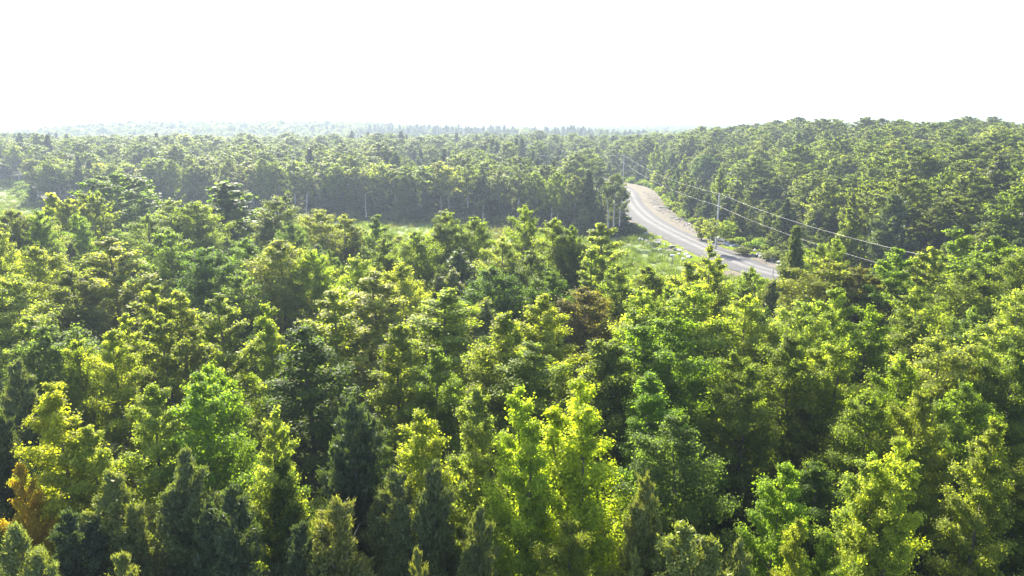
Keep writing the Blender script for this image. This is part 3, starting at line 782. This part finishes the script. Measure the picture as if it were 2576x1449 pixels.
keep = ~fore & (d > np.where(side > 0, 12.5, 7.5)) & ~((side < 0) & (d < 60) & (y < 150)) & ~((x > 30) & (y < 100) & (side < 0))
keep &= ~((np.abs(x+260) < 60) & (np.abs(y-420) < 0))
P = P[keep]; d = d[keep]; side = side[keep]; x, y = P[:, 0], P[:, 1]; dist = np.hypot(x, y)
U = np.stack([r3.uniform(-230, 135, 9000), r3.uniform(84, 330, 9000)], 1); du, _, su = road_near(U[:, 0], U[:, 1]); ed = U[:, 1]-edge_y(U[:, 0])
ku = ((su > 0) & (du > np.where(U[:, 1] < 150, 11, 14)) & (du < 50)) | ((su < 0) & (U[:, 0] < 30) & (ed > 4) & (ed < 34) & (du > 8))
U = U[ku]; U = U[thin_idx(U, 2.9)]; nm_ = len(P); P = np.concatenate([P, U]); d = np.concatenate([d, np.full(len(U), 99.)]); side = np.concatenate([side, np.ones(len(U))]); x, y = P[:, 0], P[:, 1]; dist = np.hypot(x, y)
n = len(P); z = height(x, y); under = np.arange(n) >= nm_
keys = [('dome', LI['dome']), ('round', LI['round']), ('birch', LI['birch']), ('cedar', LI['cedar']), ('spruce', LI['spruce']), ('column', LI['column']), ('maple', LI['maple'])]
flat = [k for _, ks in keys for k in ks]; base_i = {}; s_ = 0
for nm, ks in keys: base_i[nm] = (s_, len(ks)); s_ += len(ks)
leftw = (x < 40) & (dist < 520); plant_c = (y > 580) & (y < 900) & (x > -160) & (x < 150)
q = r3.rand(n); clus = wob(x, y, .05, 1.0)+wob(x, y, .021, 2.0)
kind = np.where(q < .50, 0, np.where(q < .76, 1, np.where(q < .84, 2, np.where(q < .92, 3, 4))))
kind = np.where(~leftw & (q > .76) & (dist < 520), np.where(q > .9, 6, 0), kind)
kind = np.where(leftw & (clus > .55) & (q < .35), 4, kind)
kind = np.where(leftw & (x > -40) & (y < 290) & (q < .45), np.where(q < .14, 4, 3), kind)
kind = np.where(plant_c & (q < .75), 4, kind)
edge = (x < 32) & (y < edge_y(np.clip(x, -420, 24))+14)
kind = np.where(edge & (q > .6), 2, kind)
kind = np.where((side > 0) & (d < 24), np.where(q < .5, 3, 6), kind)
kind = np.where(under, np.where(q < .45, 3, 6), kind)
names_k = ['dome', 'round', 'birch', 'cedar', 'spruce', 'column', 'maple']
idx = np.zeros(n, int)
for k, nm in enumerate(names_k):
    m = kind == k; idx[m] = base_i[nm][0]+r3.randint(0, base_i[nm][1], m.sum())
sc = r3.uniform(1.0, 1.85, n); big = np.where(dist > 1100, 2.1, np.where(dist > 520, 1.15, 1.0))
sz = (.62+.34*sc)*r3.uniform(.92, 1.08, n)*np.where(dist > 1100, 1.05, 1.0)*np.where((side > 0) & (d < 20), .75, 1.0)
scl_u = r3.uniform(.42, .78, n)
sc = np.where(under, scl_u*1.25, sc); sz = np.where(under, scl_u, sz)
scl = np.stack([sc*big, sc*big, sz], 1)*np.where(kind == 0, 1.05, 1.0)[:, None]
T = np.array([TINT[k] for k in ('olive', 'green', 'yolive', 'pale', 'grey', 'deep')]); tk = r3.choice(6, n, p=[.36, .32, .04, .06, .10, .12])
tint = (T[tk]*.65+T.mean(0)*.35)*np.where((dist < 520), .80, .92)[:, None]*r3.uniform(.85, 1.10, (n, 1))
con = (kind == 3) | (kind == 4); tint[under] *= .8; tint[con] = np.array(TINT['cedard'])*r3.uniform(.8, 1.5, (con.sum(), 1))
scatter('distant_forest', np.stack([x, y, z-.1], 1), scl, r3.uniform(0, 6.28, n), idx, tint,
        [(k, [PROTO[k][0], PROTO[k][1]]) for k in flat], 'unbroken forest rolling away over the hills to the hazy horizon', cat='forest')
print('far trees', n, 'objects', len(TREES), 'fill', n_fill)

# ------------------------------------------------------------------ low growth
def tuft_mesh(name, nb, h, wdt, spread, mat, seed, bushy=False):
    r = rs(seed); n = nb; a = r.uniform(0, 6.28, n); rr = spread*np.sqrt(r.rand(n))
    B = np.stack([np.cos(a)*rr, np.sin(a)*rr, np.zeros(n)], 1); ln = np.stack([r.normal(0, .3, n), r.normal(0, .3, n), np.ones(n)], 1)
    if bushy:
        C_ = unit(r.normal(0, 1, (n, 3)))*(r.rand(n, 1)**.4)*np.array([spread, spread, h*.5])+np.array([0, 0, h*.45])
        Nn = unit(np.array([0, 0, .7])+r.normal(0, .5, (n, 3))); D = unit(np.cross(Nn, r.normal(0, 1, (n, 3))))
        return leaves(C_, Nn, D, wdt*r.uniform(.7, 1.3, n), r, mat, name)
    T_ = B+unit(ln)*h*r.uniform(.6, 1.15, (n, 1)); s = np.stack([-np.sin(a), np.cos(a), np.zeros(n)], 1)*wdt*.5
    V = np.stack([B-s, B+s, T_], 1).reshape(-1, 3); return mesh_np(name, V, np.arange(n*3).reshape(-1, 3), mat, 3)
tm1 = tuft_mesh('grass_tuft', 60, .75, .07, .75, M['leaf_i'], 1); tm2 = tuft_mesh('grass_tuft', 60, 1.05, .08, .85, M['leaf_i'], 2)
sb1 = tuft_mesh('shrub', 420, 1.6, .26, 1.15, M['leaf_i'], 3, True); sb2 = tuft_mesh('shrub', 420, 1.1, .24, 1.0, M['leaf_i'], 4, True)
n = 26000; x = r3.uniform(-230, 45, n); y = r3.uniform(103, 290, n)
m = in_meadow(x, y) & ((y < 175) & (x > -10) | (r3.rand(n) < .55)); x, y = x[m], y[m]; n = len(x)
g = wob(x, y, .11, .5)+.6*wob(x, y, .31, 2)
c0 = np.where((g > .42)[:, None], np.array([.068,.068,.034]), np.where((g < -.35)[:, None], np.array([.055,.080,.022]), np.array([.070,.096,.026])))
c0 = c0*r3.uniform(.8, 1.15, (n, 1)); s = r3.uniform(.7, 1.3, n)
scatter('marsh_grass', np.stack([x, y, height(x, y)+.02], 1), np.stack([s, s, s*r3.uniform(.7, 1.1, n)], 1), r3.uniform(0, 6.28, n), r3.randint(0, 2, n), c0,
        [('tuft', [tm1]), ('tuft', [tm2])], 'tall yellow-green marsh grass in the meadow before the forest', cat='grass')
# undergrowth below the near trees and along the forest edges
n = 9000; yy = np.sqrt(r3.uniform(6**2, 135**2, n)); xx = r3.uniform(-.9, .9, n)*(yy+8)
e1 = r3.uniform(-200, 30, 900); e2 = edge_y(e1)+r3.uniform(-1.5, 4, 900)
hx = r3.uniform(44, 120, 5200); hy = r3.uniform(85, 290, 5200)
ax = np.concatenate([xx, e1, hx]); ay = np.concatenate([yy, e2, hy]); src = np.concatenate([np.zeros(n), np.ones(900), np.full(5200, 2)])
d, _, side = road_near(ax, ay)
m = ((src == 0) & (d > 8.5) & (side <= 0) & ~in_meadow(ax, ay)) | (src == 1) | ((src == 2) & (side > 0) & (d > np.where(ay < 155, 8.5, 11.5)) & (d < 18))
ax, ay = ax[m], ay[m]; n = len(ax); s = r3.uniform(.6, 1.5, n)
c0 = np.array([TINT[k] for k in ('green', 'olive', 'deep')])[r3.randint(0, 3, n)]*r3.uniform(.7, 1.1, (n, 1))
scatter('undergrowth', np.stack([ax, ay, height(ax, ay)], 1), np.stack([s, s, s], 1), r3.uniform(0, 6.28, n), r3.randint(0, 2, n), c0,
        [('bush', [sb1]), ('bush', [sb2])], 'low leafy undergrowth on the woodland floor', cat='undergrowth')
# weeds on the verges
n = 5200; k = r3.randint(40, len(ROAD)-20, n); off = np.where(r3.rand(n) < .5, r3.uniform(4.6, 11, n), -r3.uniform(4.8, 8.5, n))
Tn = np.gradient(ROAD[:, :2], axis=0); Tn /= np.linalg.norm(Tn, axis=1)[:, None]
x = ROAD[k, 0]+Tn[k, 1]*off+r3.normal(0, .5, n); y = ROAD[k, 1]-Tn[k, 0]*off+r3.normal(0, .5, n)
g = wob(x, y, .35, 1)+.5*wob(x, y, .9, 2); m = (g > .08) & ((y < 150) | (off < 0)) & (y < 230); x, y = x[m], y[m]; n = len(x); s = r3.uniform(.4, .9, n)
c0 = np.array([.13,.17,.04])*r3.uniform(.7, 1.25, (n, 1))
scatter('verge_weeds', np.stack([x, y, height(x, y)+.08], 1), np.stack([s, s, s*.6], 1), r3.uniform(0, 6.28, n), r3.randint(0, 2, n), c0,
        [('tuft', [tm1]), ('tuft', [tm2])], 'weeds and grass growing on the gravel verges', cat='weeds')

# ------------------------------------------------------------------ rocks
def rock_mesh(seed, n=26):
    import bmesh
    r = rs(seed); bm = bmesh.new()
    for p in unit(r.normal(0, 1, (n, 3)))*np.array([.62, .48, .36])*r.uniform(.8, 1.1, (n, 1)): bm.verts.new(p)
    res = bmesh.ops.convex_hull(bm, input=bm.verts)
    bmesh.ops.delete(bm, geom=[g_ for g_ in set(res['geom_interior']) if isinstance(g_, bmesh.types.BMVert)], context='VERTS')
    me = bpy.data.meshes.new('rock'); bm.to_mesh(me); bm.free(); me.materials.append(M['rock']); return me
RK = [rock_mesh(200+i) for i in range(7)]
def road_off(px_y, off):
    i = int(np.argmin(np.abs(ROAD[:, 1]-px_y))); return ROAD[i, 0]+Tn[i, 1]*off, ROAD[i, 1]-Tn[i, 0]*off
r4 = rs(12)
ORD = ['first','second','third','fourth','fifth','sixth','seventh','eighth','ninth','tenth','eleventh','twelfth','thirteenth','fourteenth','fifteenth','sixteenth','seventeenth','eighteenth','nineteenth','twentieth','twenty-first','twenty-second','twenty-third','twenty-fourth','twenty-fifth','twenty-sixth','twenty-seventh','twenty-eighth','twenty-ninth','thirtieth','thirty-first','thirty-second','thirty-third','thirty-fourth','thirty-fifth','thirty-sixth','thirty-seventh','thirty-eighth','thirty-ninth','fortieth']
def boulder(x, y, s, label, group):
    o = col(bpy.data.objects.new('boulder', RK[r4.randint(7)])); o.location = (x, y, hz(x, y)+.1+s*.22); o.scale = (s*r4.uniform(.8, 1.4), s*r4.uniform(.8, 1.2), s*r4.uniform(.8, 1.15))
    o.rotation_euler = (r4.uniform(-.3, .3), r4.uniform(-.3, .3), r4.uniform(0, 6.28)); tag(o, label, 'boulder', group)
ys = np.linspace(112, 147, 32)+r4.uniform(-.6, .6, 32)
for i, yv in enumerate(ys):
    x, y = road_off(yv, 6.6+r4.uniform(-1.1, 2.3)); boulder(x, y, r4.uniform(.6, 1.7), f"pale limestone boulder, {ORD[i]} from the spruce along the far side of the road", 'boulders along the far side of the road')
ys = np.linspace(122, 172, 38)+r4.uniform(-.6, .6, 38)
for i, yv in enumerate(ys):
    x, y = road_off(yv, -6.2+r4.uniform(-2.6, .5)); boulder(x, y, r4.uniform(.5, 1.35), f"grey rock, {ORD[i]} from the near end of the bank between road and meadow", 'rocks on the bank between road and meadow')
n = 1500; k = r4.randint(45, len(ROAD)-25, n); off = np.where(r4.rand(n) < .55, -r4.uniform(5.0, 9.5, n), r4.uniform(5.2, 10.8, n))
x = ROAD[k, 0]+Tn[k, 1]*off; y = ROAD[k, 1]-Tn[k, 0]*off; m = (y > 105) & (y < 235); x, y = x[m], y[m]; n = len(x); s = r4.uniform(.15, .5, n)
scatter('rubble', np.stack([x, y, height(x, y)+.12], 1), np.stack([s, s, s], 1), r4.uniform(0, 6.28, n), r4.randint(0, 7, n), np.ones((n, 3)), [('stone', [q_]) for q_ in RK], 'loose stones strewn over both road verges', cat='rubble')

# ------------------------------------------------------------------ bleached logs on the cleared verge
for i, (yv, off, L_, an, lb) in enumerate([(176, 9.0, 4.0, .4, 'bleached log on the cleared verge behind the near pole'), (196, 8.0, 5.0, -.3, 'longest bleached log lying on the cleared verge'),
        (168, 10.0, 3.0, 1.1, 'short bleached log at the foot of the hill wood'), (160, -7.5, 3.4, .2, 'pale log lying on the rock bank below the dead pines')]):
    x, y = road_off(yv, off); t = Tubes(); t.add([(-L_/2, 0, 0), (0, .12, .1), (L_/2, 0, .05)], [.20, .16, .07], 7); t.add([(L_*.1, .05, .1), (L_*.25, .5, .5)], [.07, .03], 5)
    o = col(bpy.data.objects.new('fallen_log', t.mesh('log', M['log']))); o.location = (x, y, hz(x, y)+.3); o.rotation_euler = (0, 0, an); tag(o, lb, 'log')

# ------------------------------------------------------------------ utility poles and wires
def cyl(name, r0, r1, z0, z1, mat, parent, loc=(0, 0), k=10):
    t = Tubes(); t.add([(0, 0, z0), (0, 0, (z0+z1)/2), (0, 0, z1)], [r0, (r0+r1)/2, r1], k)
    t.add([(0, 0, z1-.002), (0, 0, z1)], [r1, .002], k)
    o = col(bpy.data.objects.new(name, t.mesh(name, mat))); o.parent = parent; o.location = (*loc, 0); return o
def pole(x, y, H, label):
    e_ = col(bpy.data.objects.new('utility_pole', None)); z = hz(x, y); e_.location = (x, y, z); tag(e_, label, 'utility pole', 'utility poles beside the road')
    cyl('shaft', .19, .13, -.5, H, M['pole'], e_)
    cyl('insulator', .07, .05, H+.02, H+.30, M['ceramic'], e_)
    t = Tubes(); t.add([(-.14, 0, H-2.1), (-.42, 0, H-2.0)], [.035, .03], 6); o = col(bpy.data.objects.new('bracket', t.mesh('bracket', M['metal']))); o.parent = e_
    o2 = cyl('insulator', .06, .06, H-2.08, H-1.90, M['ceramic'], e_, (-.44, 0))
    return (x, y, z+H+.30), (x-.44, y, z+H-1.9)
u1 = at(1800, 624, 1.0)
h1 = 24-1.0
PX1 = at(1800, 629, 0.9)
Ax = (PX1[0], PX1[1])
z1 = hz(*Ax); dd1 = project(Ax[0], Ax[1], z1)[2]
H1 = (project(Ax[0], Ax[1], z1)[1]-493)/1288*.75*dd1/CP*.985
A1 = pole(Ax[0], Ax[1], H1, 'near wooden utility pole rising beside the sunlit gravel road')
# far pole: 105 m further, beside the road where it enters the trees
fy = Ax[1]+92; fdx = (1569-1288)/1288*.75; fx = fdx*(fy*CP+8*SP); zf = hz(fx, fy)
for _ in range(4):
    dF = project(fx, fy, zf+10)[2]; fx = fdx*dF
zf = hz(fx, fy); HF = min(13.0, max(8.0, CAM_H-zf-fy*math.tan(PITCH-math.atan((724.5-384)/1288*.75))))
A2 = pole(fx, fy, HF, 'far utility pole where the road enters the forest')
A0 = pole(48, 66, 10.0, 'nearest utility pole hidden among the maples beside the road end')
A3 = pole(fx-38, fy+62, 10.5, 'farthest utility pole hidden in the forest beyond the road')
def wire(p, q, sag, label):
    P_ = np.array([np.array(p)*(1-t)+np.array(q)*t-np.array([0, 0, 4*sag*t*(1-t)]) for t in np.linspace(0, 1, 26)])
    t = Tubes(); t.add(P_, .013, 5); o = col(bpy.data.objects.new('power_line', t.mesh('power_line', M['wire']))); tag(o, label, 'power line', 'overhead power lines')
wire(A1[0], A0[0], 1.1, 'upper overhead wire running from the near pole into the maples'); wire(A1[1], A0[1], 1.0, 'lower overhead wire running from the near pole into the maples')
wire(A1[0], A2[0], 1.4, 'upper overhead wire between the near pole and the far pole'); wire(A1[1], A2[1], 1.3, 'lower overhead wire between the near pole and the far pole')
wire(A2[0], A3[0], 1.2, 'upper overhead wire beyond the far pole'); wire(A2[1], A3[1], 1.2, 'lower overhead wire beyond the far pole')
# marker posts
def post(u, v, H, label, cap=False):
    x, y = at(u, v, .8); z = hz(x, y); e_ = col(bpy.data.objects.new('marker_post', None)); e_.location = (x, y, z); tag(e_, label, 'post')
    cyl('shaft', .09 if cap else .06, .08 if cap else .05, -.2, H, M['dead'], e_, k=7)
    if cap:
        t = Tubes(); t.add([(-.35, 0, H+.02), (.35, 0, H+.02)], [.16, .16], 8); o = col(bpy.data.objects.new('cap', t.mesh('cap', M['signwhite']))); o.parent = e_
post(1690, 668, 2.6, 'thin post with a white cap at the meadow corner', True)
post(1943, 706, 1.9, 'thin dark post standing before the near road end')
post(1966, 702, 2.0, 'thin dark post close to the spruce by the road end')

# ------------------------------------------------------------------ dead trees
def snag(x, y, H, nb, seed, label, lean=.3, tuft=None, tr=.15):
    r = rs(seed); e_ = col(bpy.data.objects.new('dead_tree', None)); e_.location = (x, y, hz(x, y)); tag(e_, label, 'dead tree')
    t = Tubes(); zz = np.linspace(-.3, H, 8); P_ = np.stack([lean*(zz/H)**1.5+r.normal(0, .05, 8), r.normal(0, .05, 8), zz], 1); t.add(P_, tr*(1-.8*zz.clip(0)/H)+.02, 6)
    o = col(bpy.data.objects.new('trunk', t.mesh('trunk', M['dead']))); o.parent = e_
    t = Tubes()
    for k in range(nb):
        z0 = H*r.uniform(.35, .97); a = r.uniform(0, 6.28); L_ = r.uniform(.6, 1.9)*(1.1-z0/H*.5); p0 = np.array([lean*(z0/H)**1.5, 0, z0])
        dv = np.array([math.cos(a), math.sin(a), r.uniform(-.1, .7)]); t.add([p0, p0+dv*L_*.5, p0+dv*L_+np.array([0, 0, .15])], [.05, .035, .012], 4)
    o = col(bpy.data.objects.new('limbs', t.mesh('limbs', M['dead']))); o.parent = e_
    if tuft:
        n = 1300; C_ = np.array([lean, 0, H*.93])+unit(r.normal(0, 1, (n, 3)))*r.rand(n, 1)**.5*np.array([1.7, 1.5, 1.1]); C_[:, 2] += .5*np.sin(C_[:, 0]*3)
        D = unit(r.normal(0, 1, (n, 3))+np.array([0, 0, .4])); cm = leaves(C_, unit(np.cross(D, r.normal(0, 1, (n, 3)))), D, .4*r.uniform(.6, 1.2, n), r, M['needle'], 'crown', .4, tri=True)
        o = col(bpy.data.objects.new('crown', cm)); o.parent = e_; o.color = (*TINT[tuft], 1)
for (u, v, vt, nb, lab, tf, ln) in [(1530, 606, 470, 12, 'leftmost dying pine of the bare group at the forest corner', 'cedard', -.5), (1541, 606, 462, 14, 'tallest dying pine at the forest corner', 'cedard', .2), (1556, 600, 476, 10, 'dying pine nearest the road at the forest corner', 'cedard', .6),
        (922, 562, 482, 3, 'white branchless snag alone on the marsh edge', None, .1), (1384, 600, 520, 9, 'forked bare snag before the dark conifers', None, .4), (1405, 605, 535, 5, 'short bare snag right of the forked snag', None, -.3),
        (770, 560, 478, 5, 'leaning bare snag before the forest left of the white snag', None, 1.2), (1215, 590, 510, 4, 'thin bare snag between white snag and forked snag', None, .2)]:
    x, y = at(u, v, .2); dS = project(x, y, 0)[2]; snag(x, y, (v-vt)/1288*.75*dS, nb, int(u), lab, ln, tf, .17)
# small trees along the far verge
for (u, v, vt, hw, shape, tint, lab) in [(1788, 636, 548, 24, 'birch', 'pale', 'young forked birch standing in front of the near pole'), (1826, 612, 552, 26, 'round', 'lime', 'young lime aspen right of the near pole'),
        (1650, 487, 440, 18, 'column', 'gold', 'yellow young tree on the verge below the far pole'), (1765, 604, 545, 22, 'column', 'pale', 'pale young tree left of the near pole'), (1870, 640, 618, 24, 'round', 'olive', 'low olive bush behind the boulder row'),
        (1940, 652, 628, 30, 'round', 'yolive', 'low yellow-green bush behind the boulder row')]:
    x, y = at(u, v, 1.0); z = hz(x, y); dS = project(x, y, z)[2]
    plant(x, y, shape, tint, (v-vt)/1288*.75*dS, hw/1288*.75*dS, lab, 'young trees on the road verge', lod=LO)

# ------------------------------------------------------------------ haze
hm, t, out = newmat('haze_air')
pv = N(t, 'ShaderNodeVolumePrincipled'); pv.inputs['Density'].default_value = .00048; pv.inputs['Color'].default_value = (.25, .31, .41, 1); pv.inputs['Anisotropy'].default_value = .4
t.links.new(pv.outputs[0], out.inputs['Volume'])
B = [(-8400, -1100, -16), (8400, 8400, 92)]
V = [(B[i][0], B[j][1], B[k][2]) for i in (0, 1) for j in (0, 1) for k in (0, 1)]
me = bpy.data.meshes.new('haze'); me.from_pydata(V, [], [(0,1,3,2),(4,6,7,5),(0,4,5,1),(2,3,7,6),(0,2,6,4),(1,5,7,3)]); me.materials.append(hm)
tag(col(bpy.data.objects.new('haze', me)), 'pale blue summer haze thickening towards the horizon', kind='stuff')
